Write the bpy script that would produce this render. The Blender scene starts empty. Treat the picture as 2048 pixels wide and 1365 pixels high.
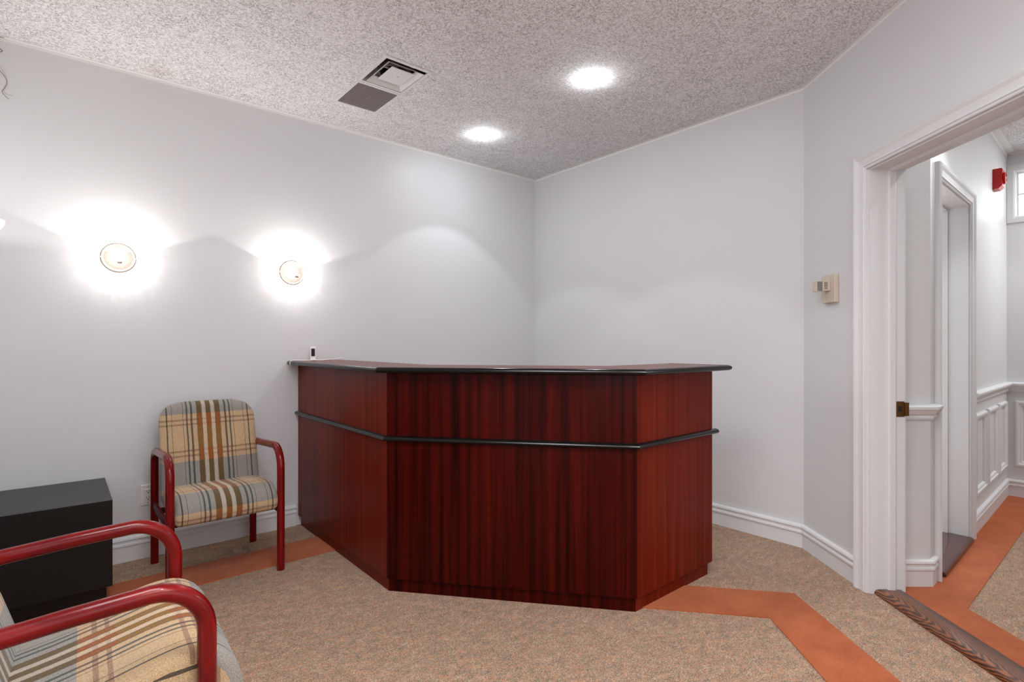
import bpy, bmesh, math, random
from mathutils import Vector, Matrix
random.seed(7)
PI = math.pi
scene = bpy.context.scene
C = scene.collection

# ------------------------------------------------------------------ camera, world, exposure, large lights
cam_d = bpy.data.cameras.new('camera')
cam = bpy.data.objects.new('camera', cam_d); C.objects.link(cam)
cam.location = (-3.385, -3.673, 1.215)
cam.rotation_euler = (PI/2, 0, -math.radians(40.21))
cam_d.sensor_width = 36.0
cam_d.lens = 18.84
cam_d.shift_y = 0.0027
cam_d.clip_start = 0.05
scene.camera = cam

world = bpy.data.worlds.new('world'); scene.world = world
world.use_nodes = True
bgn = world.node_tree.nodes['Background']
bgn.inputs[0].default_value = (0.95, 0.98, 1.0, 1)
bgn.inputs[1].default_value = 4.0

vs = scene.view_settings
vs.view_transform = 'Standard'; vs.look = 'None'; vs.gamma = 1.0; vs.use_curve_mapping = False
vs.exposure = 0.10
scene.display_settings.display_device = 'sRGB'

def light(name, kind, loc, energy, color=(1, 1, 1), parent=None, rot=(0, 0, 0), **kw):
    d = bpy.data.lights.new(name, kind); d.energy = energy; d.color = color
    for k, v in kw.items(): setattr(d, k, v)
    o = bpy.data.objects.new(name, d); C.objects.link(o)
    o.location = loc; o.rotation_euler = rot
    if parent: o.parent = parent
    return o

# added soft area fills out of view at the south and west walls
light('unseen_wall_fill', 'AREA', (-2.55, -5.36, 1.55), 11, (0.97, 0.985, 1.0), rot=(PI/2, 0, 0), shape='RECTANGLE', size=2.1, size_y=1.7)
light('unseen_wall_fill', 'AREA', (-3.66, -4.5, 1.55), 7, (0.97, 0.985, 1.0), rot=(PI/2, 0, -PI/2), shape='RECTANGLE', size=1.6, size_y=1.6)
# added overhead fill behind the camera, no fitting modelled
light('unseen_ceiling_fill', 'AREA', (-2.5, -4.3, 2.70), 26, (0.985, 0.985, 1.0), shape='RECTANGLE', size=1.2, size_y=1.2)
# second added overhead fill, out of frame, lifts the right and angled walls
light('unseen_ceiling_fill', 'AREA', (-3.1, -2.85, 2.71), 27, (0.985, 0.985, 1.0), shape='RECTANGLE', size=0.8, size_y=0.8)
# added fill out of view in the hall, brightens the long hall wall
light('unseen_hall_fill', 'AREA', (2.05, -4.1, 2.70), 28, (0.985, 0.99, 1.0), shape='RECTANGLE', size=0.9, size_y=0.9)

# ------------------------------------------------------------------ material helpers
class NT:
    def __init__(self, name):
        self.m = bpy.data.materials.new(name); self.m.use_nodes = True
        self.t = self.m.node_tree; self.t.nodes.clear()
        self.out = self.t.nodes.new('ShaderNodeOutputMaterial')
    def n(self, kind, **kw):
        x = self.t.nodes.new('ShaderNode' + kind)
        for k, v in kw.items(): setattr(x, k, v)
        return x
    def l(self, a, b): self.t.links.new(a, b)
    def put(self, sock, v):
        if hasattr(v, 'is_linked') or isinstance(v, bpy.types.NodeSocket): self.l(v, sock)
        else: sock.default_value = v
    def math(self, op, a, b=None, c=None):
        x = self.n('Math', operation=op); self.put(x.inputs[0], a)
        if b is not None: self.put(x.inputs[1], b)
        if c is not None: self.put(x.inputs[2], c)
        return x.outputs[0]
    def mix(self, fac, a, b, mode='MIX'):
        x = self.n('MixRGB', blend_type=mode)
        self.put(x.inputs[0], fac)
        for s, v in ((x.inputs[1], a), (x.inputs[2], b)):
            self.put(s, (*v, 1) if isinstance(v, tuple) and len(v) == 3 else v)
        return x.outputs[0]
    def ramp(self, fac, stops, interp='LINEAR'):
        x = self.n('ValToRGB'); r = x.color_ramp; r.interpolation = interp
        while len(r.elements) > 1: r.elements.remove(r.elements[-1])
        for i, (p, c) in enumerate(stops):
            e = r.elements[0] if i == 0 else r.elements.new(p)
            e.position = p
            if isinstance(c, (int, float)): c = (c, c, c)
            e.color = (*c, 1)
        self.put(x.inputs[0], fac)
        return x.outputs[0]
    def coords(self, kind='Object', scale=(1, 1, 1), rot=(0, 0, 0), loc=(0, 0, 0)):
        tc = self.n('TexCoord'); mp = self.n('Mapping')
        mp.inputs['Scale'].default_value = scale; mp.inputs['Rotation'].default_value = rot; mp.inputs['Location'].default_value = loc
        self.l(tc.outputs[kind], mp.inputs[0]); return mp.outputs[0]
    def noise(self, vec, scale=1.0, detail=2.0, rough=0.5, dist=0.0):
        x = self.n('TexNoise'); self.l(vec, x.inputs['Vector'])
        x.inputs['Scale'].default_value = scale; x.inputs['Detail'].default_value = detail
        x.inputs['Roughness'].default_value = rough; x.inputs['Distortion'].default_value = dist
        return x.outputs['Fac']
    def bsdf(self, color, rough=0.5, metallic=0.0, spec=0.5, coat=0.0, coat_rough=0.1, bump=None, bump_s=0.1, bump_d=0.01, emit=None, emit_s=0.0, sheen=0.0, trans=0.0):
        b = self.n('BsdfPrincipled')
        self.put(b.inputs['Base Color'], (*color, 1) if isinstance(color, tuple) else color)
        self.put(b.inputs['Roughness'], rough)
        b.inputs['Metallic'].default_value = metallic
        b.inputs['Specular IOR Level'].default_value = spec
        b.inputs['Coat Weight'].default_value = coat; b.inputs['Coat Roughness'].default_value = coat_rough
        b.inputs['Sheen Weight'].default_value = sheen
        b.inputs['Transmission Weight'].default_value = trans
        if emit: b.inputs['Emission Color'].default_value = (*emit, 1); b.inputs['Emission Strength'].default_value = emit_s
        if bump is not None:
            bp = self.n('Bump'); bp.inputs['Strength'].default_value = bump_s; bp.inputs['Distance'].default_value = bump_d
            self.l(bump, bp.inputs['Height']); self.l(bp.outputs[0], b.inputs['Normal'])
        self.l(b.outputs[0], self.out.inputs[0])
        return b

def plain(name, color, rough=0.5, **kw):
    m = NT(name); v = m.coords()
    nz = m.noise(v, 60, 2)
    col = m.mix(m.math('MULTIPLY', nz, 0.10), color, tuple(c*0.8 for c in color))
    m.bsdf(col, rough, **kw); return m.m

def mat_wall(name, color):
    m = NT(name); v = m.coords()
    big = m.noise(v, 1.3, 3)
    col = m.mix(m.math('MULTIPLY', big, 0.08), color, tuple(c*0.9 for c in color))
    m.bsdf(col, 0.42, spec=0.35, bump=m.noise(v, 140, 3), bump_s=0.06, bump_d=0.004); return m.m

def mat_ceiling():
    m = NT('fissured_ceiling')
    a = m.noise(m.coords(scale=(46, 140, 60)), 1.0, 3.0, 0.6, 1.2)
    b = m.noise(m.coords(scale=(140, 46, 60), loc=(3, 7, 0)), 1.0, 3.0, 0.6, 1.2)
    ra = m.ramp(m.math('ABSOLUTE', m.math('SUBTRACT', a, 0.5)), [(0.009, 1.0), (0.027, 0.0)])
    rb = m.ramp(m.math('ABSOLUTE', m.math('SUBTRACT', b, 0.5)), [(0.009, 1.0), (0.027, 0.0)])
    brk = m.ramp(m.noise(m.coords(loc=(5, 1, 0)), 95.0, 2, 0.6), [(0.41, 0.0), (0.50, 1.0)])
    big = m.ramp(m.noise(m.coords(loc=(1, 9, 0)), 13.0, 3, 0.65), [(0.34, 0.60), (0.56, 1.0)])
    sp = m.math('MULTIPLY', m.math('MULTIPLY', m.math('MAXIMUM', ra, rb), brk), big)
    # old water stain beside the wall
    tc = m.n('TexCoord'); sub = m.n('VectorMath', operation='DISTANCE'); m.l(tc.outputs['Object'], sub.inputs[0]); sub.inputs[1].default_value = (-2.97, -0.11, 2.74)
    st = m.ramp(sub.outputs['Value'], [(0.0, 1.0), (0.10, 0.0)])
    base = m.mix(m.math('MULTIPLY', st, 0.25), (0.94, 0.93, 0.93), (0.62, 0.42, 0.24))
    col = m.mix(m.math('MULTIPLY', sp, 0.9), base, (0.16, 0.122, 0.10))
    m.bsdf(col, 0.9, spec=0.15, bump=m.math('SUBTRACT', 1.0, sp), bump_s=0.5, bump_d=0.004); return m.m

def mat_carpet():
    m = NT('flecked_carpet')
    v = m.coords(scale=(1, 1.6, 1), rot=(0, 0, math.radians(40)))
    vo = m.n('TexVoronoi'); m.l(v, vo.inputs['Vector']); vo.inputs['Scale'].default_value = 260
    sep = m.n('SeparateColor'); m.l(vo.outputs['Color'], sep.inputs[0])
    big = m.noise(m.coords(scale=(1, 1.8, 1), rot=(0, 0, math.radians(40))), 14.0, 4, 0.7)
    r = m.math('ADD', sep.outputs[0], m.math('MULTIPLY', m.math('SUBTRACT', big, 0.47), 0.9))
    col = m.ramp(r, [(0.0, (0.19, 0.158, 0.122)), (0.16, (0.29, 0.22, 0.16)), (0.34, (0.43, 0.295, 0.20)), (0.56, (0.57, 0.395, 0.27)),
                     (0.72, (0.56, 0.285, 0.160)), (0.85, (0.48, 0.19, 0.098)), (0.94, (0.68, 0.50, 0.36))], 'CONSTANT')
    tn = m.noise(m.coords(scale=(1, 2.2, 1), rot=(0, 0, math.radians(40)), loc=(4, 2, 0)), 24.0, 3, 0.65)
    tint = m.ramp(tn, [(0.34, (0.80, 0.90, 0.92)), (0.50, (1.0, 1.0, 1.0)), (0.66, (1.16, 0.93, 0.80))])
    col = m.mix(0.75, col, tint, 'MULTIPLY')
    nz = m.noise(m.coords(), 420, 2)
    col = m.mix(0.85, col, m.ramp(nz, [(0.25, 0.5), (0.7, 1.25)]), 'MULTIPLY')
    m.bsdf(col, 0.98, spec=0.05, sheen=0.15, bump=m.math('ADD', nz, sep.outputs[1]), bump_s=0.5, bump_d=0.006); return m.m

def mat_border():
    m = NT('rust_carpet')
    nz = m.noise(m.coords(), 380, 2); big = m.noise(m.coords(), 6, 4, 0.65)
    col = m.ramp(big, [(0.3, (0.40, 0.094, 0.026)), (0.7, (0.53, 0.142, 0.047))])
    col = m.mix(0.6, col, m.ramp(nz, [(0.25, 0.6), (0.7, 1.2)]), 'MULTIPLY')
    m.bsdf(col, 0.98, spec=0.05, sheen=0.15, bump=nz, bump_s=0.45, bump_d=0.006); return m.m

def mat_mahogany(name, fine=False, horiz=False):
    m = NT(name)
    sc = (17, 17, 0.35) if not fine else (30, 30, 0.4)
    v = m.coords(scale=sc)
    a = m.noise(v, 1.6, 4, 0.6, 0.35)
    b = m.noise(m.coords(scale=(60, 60, 0.8)), 2.0, 4, 0.65)
    f = m.math('ADD', m.math('MULTIPLY', a, 0.72), m.math('MULTIPLY', b, 0.28))
    if fine:
        col = m.ramp(f, [(0.30, (0.080, 0.0066, 0.0024)), (0.5, (0.135, 0.0120, 0.0040)), (0.68, (0.185, 0.020, 0.0062))])  # finer grain, base also lifted to imitate reflections on the left panel
    else:
        col = m.ramp(f, [(0.34, (0.010, 0.0010, 0.0008)), (0.46, (0.030, 0.0018, 0.0010)), (0.56, (0.052, 0.0028, 0.0014)), (0.70, (0.085, 0.0050, 0.0022))])
    m.bsdf(col, 0.26, spec=0.08, coat=0.03, coat_rough=0.05, bump=b, bump_s=0.03, bump_d=0.002); return m.m

def mat_oak():
    m = NT('stained_oak')
    # cathedral grain: nested parabolas along the board
    uv = m.coords('UV'); sx = m.n('SeparateXYZ'); m.l(uv, sx.inputs[0])
    y = m.math('SUBTRACT', sx.outputs[1], 0.040)
    c = m.math('ADD', sx.outputs[0], m.math('MULTIPLY', m.math('MULTIPLY', y, y), 75.0))
    c = m.math('ADD', c, m.math('MULTIPLY', m.noise(m.coords('UV', scale=(9, 22, 1)), 1.0, 3), 0.15))
    w = m.math('SINE', m.math('MULTIPLY', c, 125.0))
    far = m.ramp(sx.outputs[1], [(0.085, 1.0), (0.125, 0.25)])
    w = m.math('MULTIPLY', w, far)
    fine = m.noise(m.coords('UV', scale=(5, 330, 1)), 1.0, 3)
    f = m.math('ADD', m.math('MULTIPLY_ADD', w, 0.20, m.math('MULTIPLY_ADD', far, 0.10, 0.23)), m.math('MULTIPLY', fine, 0.35))
    col = m.ramp(f, [(0.25, (0.030, 0.010, 0.006)), (0.46, (0.085, 0.028, 0.013)), (0.64, (0.29, 0.092, 0.030))])
    m.bsdf(col, 0.30, spec=0.5, coat=0.3, coat_rough=0.2, bump=fine, bump_s=0.08, bump_d=0.002); return m.m

def mat_redwood():
    m = NT('red_lacquered_wood')
    v = m.coords(scale=(70, 7, 9))
    g = m.noise(v, 1.2, 4, 0.6, 0.3)
    col = m.ramp(g, [(0.3, (0.095, 0.0022, 0.0028)), (0.55, (0.185, 0.0042, 0.0050)), (0.75, (0.27, 0.0075, 0.0070))])
    m.bsdf(col, 0.20, spec=0.22, coat=0.18, coat_rough=0.04); return m.m

def mat_plaid():
    """woven plaid: u = metres across the width, v = metres along the cloth."""
    m = NT('plaid_wool')
    uvn = m.n('UVMap'); uvn.uv_map = 'UVMap'
    sep = m.n('SeparateXYZ')
    wob = m.n('TexNoise'); wob.inputs['Scale'].default_value = 9; m.l(uvn.outputs[0], wob.inputs['Vector'])
    wv = m.n('VectorMath', operation='SCALE'); m.l(wob.outputs['Color'], wv.inputs[0]); wv.inputs['Scale'].default_value = 0.006
    ad = m.n('VectorMath', operation='ADD'); m.l(uvn.outputs[0], ad.inputs[0]); m.l(wv.outputs[0], ad.inputs[1])
    m.l(ad.outputs[0], sep.inputs[0])
    u = m.math('ADD', m.math('MULTIPLY', sep.outputs[0], 2.0), 0.5)          # 0..1 over half a metre
    P = 0.40
    v = m.math('DIVIDE', m.math('FLOORED_MODULO', sep.outputs[1], P), P)     # repeat of the weft
    grey = (0.30, 0.275, 0.245); tan = (0.53, 0.37, 0.222); tan2 = (0.545, 0.378, 0.218)
    bg = m.ramp(v, [(0.0, tan), (0.30, tan2), (0.58, tan), (0.655, grey)], 'CONSTANT')
    k = (0, 0, 0); W = (1, 1, 1)
    # light stripes between the bars
    def mask(fac, spans):
        st = [(0.0, 0.0)]
        for a, b in spans: st += [(a, 1.0), (b, 0.0)]
        return m.ramp(fac, st, 'CONSTANT')
    def U(c, w): return (0.5 + c*2 - w, 0.5 + c*2 + w)                      # centre in m, half width in u
    mauve = mask(v, [(0.07, 0.095), (0.135, 0.16), (0.50, 0.525), (0.565, 0.59)])
    col = m.mix(m.math('MULTIPLY', mauve, 0.55), bg, (0.20, 0.085, 0.06))
    cream = mask(u, [U(-0.023, 0.022), U(0.023, 0.022)])
    col = m.mix(m.math('MULTIPLY', cream, 0.45), col, (0.62, 0.50, 0.38))
    bars = mask(u, [U(-0.046, 0.021), U(0.0, 0.021), U(0.046, 0.021)])
    bcol = m.ramp(v, [(0.0, (0.29, 0.092, 0.026)), (0.19, (0.25, 0.125, 0.028)), (0.47, (0.29, 0.092, 0.026)), (0.655, (0.135, 0.085, 0.035))], 'CONSTANT')
    edge = mask(u, [U(-0.058, 0.003), U(-0.034, 0.003), U(-0.012, 0.003), U(0.012, 0.003), U(0.034, 0.003), U(0.058, 0.003)])
    col = m.mix(bars, col, bcol)
    col = m.mix(m.math('MULTIPLY', edge, 0.75), col, (0.035, 0.028, 0.025))
    teal = mask(u, [U(-0.108, 0.0085), U(-0.086, 0.0085), U(0.086, 0.0085), U(0.108, 0.0085)])
    tcol = m.ramp(v, [(0.0, (0.10, 0.05, 0.05)), (0.14, (0.045, 0.055, 0.06)), (0.50, (0.10, 0.05, 0.05)), (0.655, (0.035, 0.06, 0.06))], 'CONSTANT')
    col = m.mix(m.math('MULTIPLY', teal, 0.85), col, tcol)
    lines = mask(u, [U(-0.205, 0.006), U(-0.182, 0.003), U(-0.127, 0.003), U(0.127, 0.003), U(0.182, 0.003), U(0.205, 0.006)])
    col = m.mix(m.math('MULTIPLY', lines, 0.85), col, (0.02, 0.022, 0.022))
    nz = m.noise(m.coords(), 420, 2)
    col = m.mix(0.75, col, m.ramp(nz, [(0.28, 0.5), (0.68, 1.3)]), 'MULTIPLY')
    m.bsdf(col, 0.95, spec=0.1, sheen=0.2, bump=nz, bump_s=0.25, bump_d=0.003); return m.m

def mat_emit(name, color, s):
    m = NT(name); e = m.n('Emission'); e.inputs[0].default_value = (*color, 1); e.inputs[1].default_value = s
    lw = m.n('LayerWeight'); lw.inputs[0].default_value = 0.3
    e2 = m.n('Emission'); e2.inputs[0].default_value = (*color, 1); e2.inputs[1].default_value = s*0.8
    mx = m.n('MixShader'); m.l(lw.outputs['Facing'], mx.inputs[0]); m.l(e.outputs[0], mx.inputs[1]); m.l(e2.outputs[0], mx.inputs[2])
    m.l(mx.outputs[0], m.out.inputs[0]); return m.m

def mat_hood():
    """white perforated shade: half solid, pinholes let the bulb through"""
    m = NT('perforated_shade')
    d = m.n('BsdfDiffuse'); d.inputs[0].default_value = (0.70, 0.56, 0.48, 1)
    tl = m.n('BsdfTranslucent'); tl.inputs[0].default_value = (0.5, 0.36, 0.3, 1)
    tr = m.n('BsdfTransparent')
    gr_ = m.noise(m.coords(), 300, 1); hole = m.ramp(gr_, [(0.35, 0.30), (0.65, 0.48)])
    a = m.n('MixShader'); a.inputs[0].default_value = 0.004; m.l(d.outputs[0], a.inputs[1]); m.l(tl.outputs[0], a.inputs[2])
    b = m.n('MixShader'); m.l(hole, b.inputs[0]); m.l(a.outputs[0], b.inputs[1]); m.l(tr.outputs[0], b.inputs[2])
    m.l(b.outputs[0], m.out.inputs[0]); return m.m

M = {}
M['wall'] = mat_wall('painted_wall', (0.735, 0.738, 0.755))
M['hall'] = mat_wall('painted_hall_wall', (0.745, 0.745, 0.748))
M['trim'] = mat_wall('gloss_trim', (0.785, 0.788, 0.80))
M['ceil'] = mat_ceiling(); M['carpet'] = mat_carpet(); M['border'] = mat_border()
M['mah'] = mat_mahogany('mahogany_ribbon'); M['mahf'] = mat_mahogany('mahogany_fine', True)
M['oak'] = mat_oak(); M['red'] = mat_redwood(); M['plaid'] = mat_plaid()
M['black'] = plain('black_lacquer', (0.006, 0.0055, 0.0055), 0.16, spec=0.3)
M['cab'] = plain('black_laminate', (0.0065, 0.006, 0.006), 0.34, spec=0.34)
M['plastic'] = plain('white_plastic', (0.84, 0.83, 0.82), 0.35)
M['cream'] = plain('cream_plastic', (0.66, 0.57, 0.47), 0.45)
M['dark'] = plain('dark_void', (0.012, 0.011, 0.011), 0.6)
M['screen'] = plain('black_screen', (0.008, 0.007, 0.006), 0.15)
M['grey'] = plain('grey_metal', (0.24, 0.225, 0.225), 0.4, metallic=0.3)
M['bronze'] = plain('aged_brass', (0.22, 0.11, 0.035), 0.35, metallic=0.9)
M['grille'] = plain('grey_grille', (0.36, 0.32, 0.30), 0.6)
M['vent'] = plain('white_enamel', (0.78, 0.765, 0.755), 0.4)
M['duct'] = plain('dark_duct', (0.07, 0.05, 0.042), 0.5)
M['sill'] = plain('dark_stained_sill', (0.075, 0.022, 0.016), 0.22, coat=0.3)
M['alarm'] = plain('red_enamel', (0.52, 0.008, 0.012), 0.35)
M['ring'] = plain('pinkish_metal', (0.42, 0.31, 0.26), 0.35, metallic=0.4)
M['hood'] = mat_hood(); M['reflector'] = plain('dark_plate', (0.03, 0.026, 0.024), 0.7, spec=0.1)
M['bulb'] = mat_emit('lit_bulb', (1.0, 0.97, 0.94), 30)
M['pot'] = mat_emit('lit_spot_bulb', (0.93, 0.96, 1.0), 74)
M['bowl'] = mat_emit('lit_glass_bowl', (1.0, 0.98, 0.94), 1.6)
M['wire'] = plain('brown_wire', (0.20, 0.09, 0.045), 0.5)
M['wire2'] = plain('pale_wire', (0.42, 0.39, 0.36), 0.5)
M['angle'] = plain('ceiling_angle', (0.86, 0.85, 0.835), 0.5)
g = NT('glass_block'); bp = g.noise(g.coords(scale=(1, 1, 3)), 22, 2, 0.5, 1.0)
g.bsdf((0.93, 0.96, 0.97), 0.12, spec=0.5, trans=0.92, bump=bp, bump_s=0.35, bump_d=0.01); M['glass'] = g.m

# ------------------------------------------------------------------ mesh helpers
def obj(name, bm, mat, parent=None, smooth=False, label=None, loc=None):
    bmesh.ops.recalc_face_normals(bm, faces=bm.faces[:])
    me = bpy.data.meshes.new(name); bm.to_mesh(me); bm.free()
    me.materials.append(mat)
    if smooth:
        for p in me.polygons: p.use_smooth = True
        me.set_sharp_from_angle(angle=math.radians(38))
    o = bpy.data.objects.new(name, me); C.objects.link(o)
    if loc: o.location = loc
    if parent: o.parent = parent
    if label: o['label'] = label
    return o

def thing(name, label, cat, loc=(0, 0, 0), rotz=0.0, group=None, kind=None, scale=1):
    o = bpy.data.objects.new(name, None); C.objects.link(o)
    o.location = loc; o.rotation_euler = (0, 0, rotz); o.empty_display_size = 0.1
    o['label'] = label; o['category'] = cat
    if group: o['group'] = group
    if kind: o['kind'] = kind
    return o

def tag(o, label, cat, kind=None, group=None):
    o['label'] = label; o['category'] = cat
    if kind: o['kind'] = kind
    if group: o['group'] = group
    return o

def struct(name, bm, mat, label, cat, smooth=False):
    return tag(obj(name, bm, mat, smooth=smooth), label, cat, 'structure')

def box(bm, lo, hi, f=None, bevel=0.0):
    tmp = bmesh.new()
    bmesh.ops.create_cube(tmp, size=1)
    for v in tmp.verts:
        v.co = Vector([(lo[i]+hi[i])/2 + v.co[i]*(hi[i]-lo[i]) for i in range(3)])
    if bevel: bmesh.ops.bevel(tmp, geom=tmp.edges[:], offset=bevel, segments=2, affect='EDGES', profile=0.5)
    merge(bm, tmp, f)
def merge(bm, tmp, f=None):
    mp = {}
    for v in tmp.verts: mp[v] = bm.verts.new(f(*v.co) if f else v.co)
    for fc in tmp.faces:
        try: bm.faces.new([mp[v] for v in fc.verts])
        except ValueError: pass
    tmp.free()
def boxes(lst, f=None, bevel=0.0):
    bm = bmesh.new()
    for lo, hi in lst: box(bm, lo, hi, f, bevel)
    return bm
def prism(bm, poly, z0, z1, f=None):
    fn = f or (lambda x, y, z: (x, y, z))
    a = [bm.verts.new(fn(x, y, z0)) for x, y in poly]; b = [bm.verts.new(fn(x, y, z1)) for x, y in poly]
    n = len(poly)
    for i in range(n): bm.faces.new((a[i], a[(i+1) % n], b[(i+1) % n], b[i]))
    bm.faces.new(a[::-1]); bm.faces.new(b)

def sweep(path, prof, f, side=1, prev=None, nxt=None, closed=False):
    """sweep a closed profile [(off, h)] along a 2D path with mitred corners; f(a, b, h) -> xyz."""
    pts = [Vector(p) for p in path]
    ext = ([Vector(prev)] if prev else [None]) + pts + ([Vector(nxt)] if nxt else [None])
    if closed: ext = [pts[-1]] + pts + [pts[0]]
    bm = bmesh.new(); rings = []
    for i in range(1, len(pts)+1):
        ns = []
        for a, b in ((ext[i-1], ext[i]), (ext[i], ext[i+1])):
            if a is not None and b is not None:
                d = (b-a).normalized(); ns.append(Vector((-d.y, d.x))*side)
        mv = ns[0] if len(ns) == 1 else (ns[0]+ns[1])/(1+ns[0].dot(ns[1]))
        rings.append([bm.verts.new(f(ext[i].x+mv.x*o, ext[i].y+mv.y*o, h)) for o, h in prof])
    n = len(prof); R = len(rings)
    for i in range(R if closed else R-1):
        A = rings[i]; B = rings[(i+1) % R]
        for j in range(n): bm.faces.new((A[j], A[(j+1) % n], B[(j+1) % n], B[j]))
    if not closed: bm.faces.new(rings[0][::-1]); bm.faces.new(rings[-1])
    return bm

def tube(bm, pts, r, seg=16, cap=True, r2=None):
    pts = [Vector(p) for p in pts]; rings = []
    t0 = (pts[1]-pts[0]).normalized()
    up = Vector((0, 0, 1)) if abs(t0.z) < 0.9 else Vector((1, 0, 0))
    nrm = (up - t0*up.dot(t0)).normalized()
    for i, p in enumerate(pts):
        t = ((pts[min(i+1, len(pts)-1)] - pts[max(i-1, 0)])).normalized()
        nrm = (nrm - t*nrm.dot(t)).normalized(); bn = t.cross(nrm)
        rr = r if r2 is None else r + (r2-r)*i/(len(pts)-1)
        rings.append([bm.verts.new(p + (nrm*math.cos(a)+bn*math.sin(a))*rr) for a in [2*PI*k/seg for k in range(seg)]])
    for A, B in zip(rings, rings[1:]):
        for j in range(seg): bm.faces.new((A[j], A[(j+1) % seg], B[(j+1) % seg], B[j]))
    if cap: bm.faces.new(rings[0][::-1]); bm.faces.new(rings[-1])

def lathe(bm, prof, seg=32, f=None, a0=0.0, a1=2*PI, cap_ends=False):
    """prof [(r, h)] revolved about h; f(x, y, h) -> xyz"""
    fn = f or (lambda x, y, z: (x, y, z)); full = abs(a1-a0-2*PI) < 1e-6
    n = seg if full else seg+1; cols = []
    for k in range(n):
        a = a0+(a1-a0)*k/seg
        cols.append([bm.verts.new(fn(r*math.cos(a), r*math.sin(a), h)) for r, h in prof])
    for k in range(seg):
        A, B = cols[k], cols[(k+1) % n]
        for j in range(len(prof)-1):
            try: bm.faces.new((A[j], B[j], B[j+1], A[j+1]))
            except ValueError: pass
    bmesh.ops.remove_doubles(bm, verts=bm.verts[:], dist=1e-6)

def spline(pts, n=10):
    pts = [Vector(p) for p in pts]; out = []
    P = [pts[0]*2-pts[1]] + pts + [pts[-1]*2-pts[-2]]
    for i in range(1, len(P)-2):
        for k in range(n):
            t = k/n; a, b, c, d = P[i-1], P[i], P[i+1], P[i+2]
            out.append(0.5*((2*b)+(c-a)*t+(2*a-5*b+4*c-d)*t*t+(3*b-a-3*c+d)*t**3))
    out.append(pts[-1]); return out

# ------------------------------------------------------------------ plan of the place
H = 2.74; W0 = -3.72; S0 = -5.5
CA = Vector((0.6456, 0.7637)); CX = Vector((0.7637, -0.6456))      # directions of the angled door wall: along it / into the hall
def from_corner(cx, cy):                                           # helper frame: angled wall runs along CA
    r = Vector((cx-0.214, cy-4.99)); return Vector((r.x*0.7637+r.y*0.6456, -r.x*0.6456+r.y*0.7637))
D0 = from_corner(1.704, 3.161)                                     # where the angled wall leaves the right wall
D0.x = 0.0
def dw(s, t, z): p = D0 - CA*s + CX*t; return (p.x, p.y, z)        # angled (door) wall frame
K0 = from_corner(2.0925, 2.68)
hd = Vector((0.7574*0.7637+0.6530*0.6456, -0.7574*0.6456+0.6530*0.7637)).normalized(); hm = Vector((hd.y, -hd.x))
def hw(t, m, z): p = K0 + hd*t + hm*m; return (p.x, p.y, z)        # hall wall frame
def d2(s, t): return Vector(dw(s, t, 0)[:2])
def h2(t, m): return Vector(hw(t, m, 0)[:2])
TH = 0.17                                                          # thickness of the angled wall
S1, S2, DH = 0.578, 1.53, 2.068                                    # door opening in the angled wall
HT1, HT2 = 0.17, 0.945                                             # door opening in the hall wall
HE = 2.47                                                          # hall length to its end wall

# floor
EX = 3.2
bm = boxes([((W0-0.1, S0-0.1, -0.08), (EX, 0.1, 0.0))])
floor = struct('floor', bm, M['carpet'], 'flecked beige brown and rust loop carpet covering the floor', 'floor')
def flat(name, poly, z0, z1, mat, parent, label=None):
    bm = bmesh.new(); prism(bm, poly, z0, z1); return obj(name, bm, mat, parent, label=label)
BZ = 0.004
# rust border inlaid along the walls
pA, pB = Vector((-0.660, -2.572)), Vector((-0.985, -2.600))
dirA = Vector((-0.645, 0.764))
flat('border_strip', [(W0, -0.315), (-1.75, -0.315), (-1.75, -0.600), (W0, -0.600)], 0, BZ, M['border'], floor, 'rust carpet strip running under the chair to the desk')
flat('border_strip', [pA, pA+dirA*1.0, pB+dirA*1.16, pB], 0, BZ, M['border'], floor, 'rust carpet strip coming out from under the desk')
e1 = pA - Vector((0.62, 0.785))*2.0; e2 = pB - Vector((0.667, 0.745))*1.8
flat('border_strip', [pA, pB, e2, e1], 0, BZ, M['border'], floor, 'rust carpet strip running parallel to the doorway')
hA = h2(-0.02, 0.20)
q = d2(0.74, 0.345)
flat('border_strip', [h2(0, 0), h2(HE, 0), h2(HE, 0.215), q, d2(0.5, 0.17)], 0, BZ, M['border'], floor, 'rust carpet strip along the hall wall')
flat('border_strip', [d2(0.5, 0.17), q, d2(2.4, 0.345), d2(2.4, 0.17)], 0, BZ, M['border'], floor, 'rust carpet strip behind the oak threshold')

# ceiling with real openings for the vents and the two recessed lights
POTS = [(-1.048, -1.612), (-1.019, -0.545)]
VX0, VX1, VY0, VYm, VY1 = -2.072, -1.788, -1.088, -0.742, -0.392
holes = [(VX0+0.012, VY0+0.012, VX1-0.012, VYm-0.01), (VX0+0.012, VYm+0.004, VX1-0.012, VY1-0.012)] + [(x-0.055, y-0.055, x+0.055, y+0.055) for x, y in POTS]
xs = sorted({W0-0.1, EX} | {h[0] for h in holes} | {h[2] for h in holes}); ys = sorted({S0-0.1, 0.1} | {h[1] for h in holes} | {h[3] for h in holes})
bm = bmesh.new(); vc = {}
def cv(x, y, z):
    if (x, y, z) not in vc: vc[(x, y, z)] = bm.verts.new((x, y, z))
    return vc[(x, y, z)]
for i in range(len(xs)-1):
    for j in range(len(ys)-1):
        mx, my = (xs[i]+xs[i+1])/2, (ys[j]+ys[j+1])/2
        if any(h[0] < mx < h[2] and h[1] < my < h[3] for h in holes): continue
        bm.faces.new([cv(xs[i], ys[j], H), cv(xs[i+1], ys[j], H), cv(xs[i+1], ys[j+1], H), cv(xs[i], ys[j+1], H)])
r = bmesh.ops.extrude_face_region(bm, geom=bm.faces[:])
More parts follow.
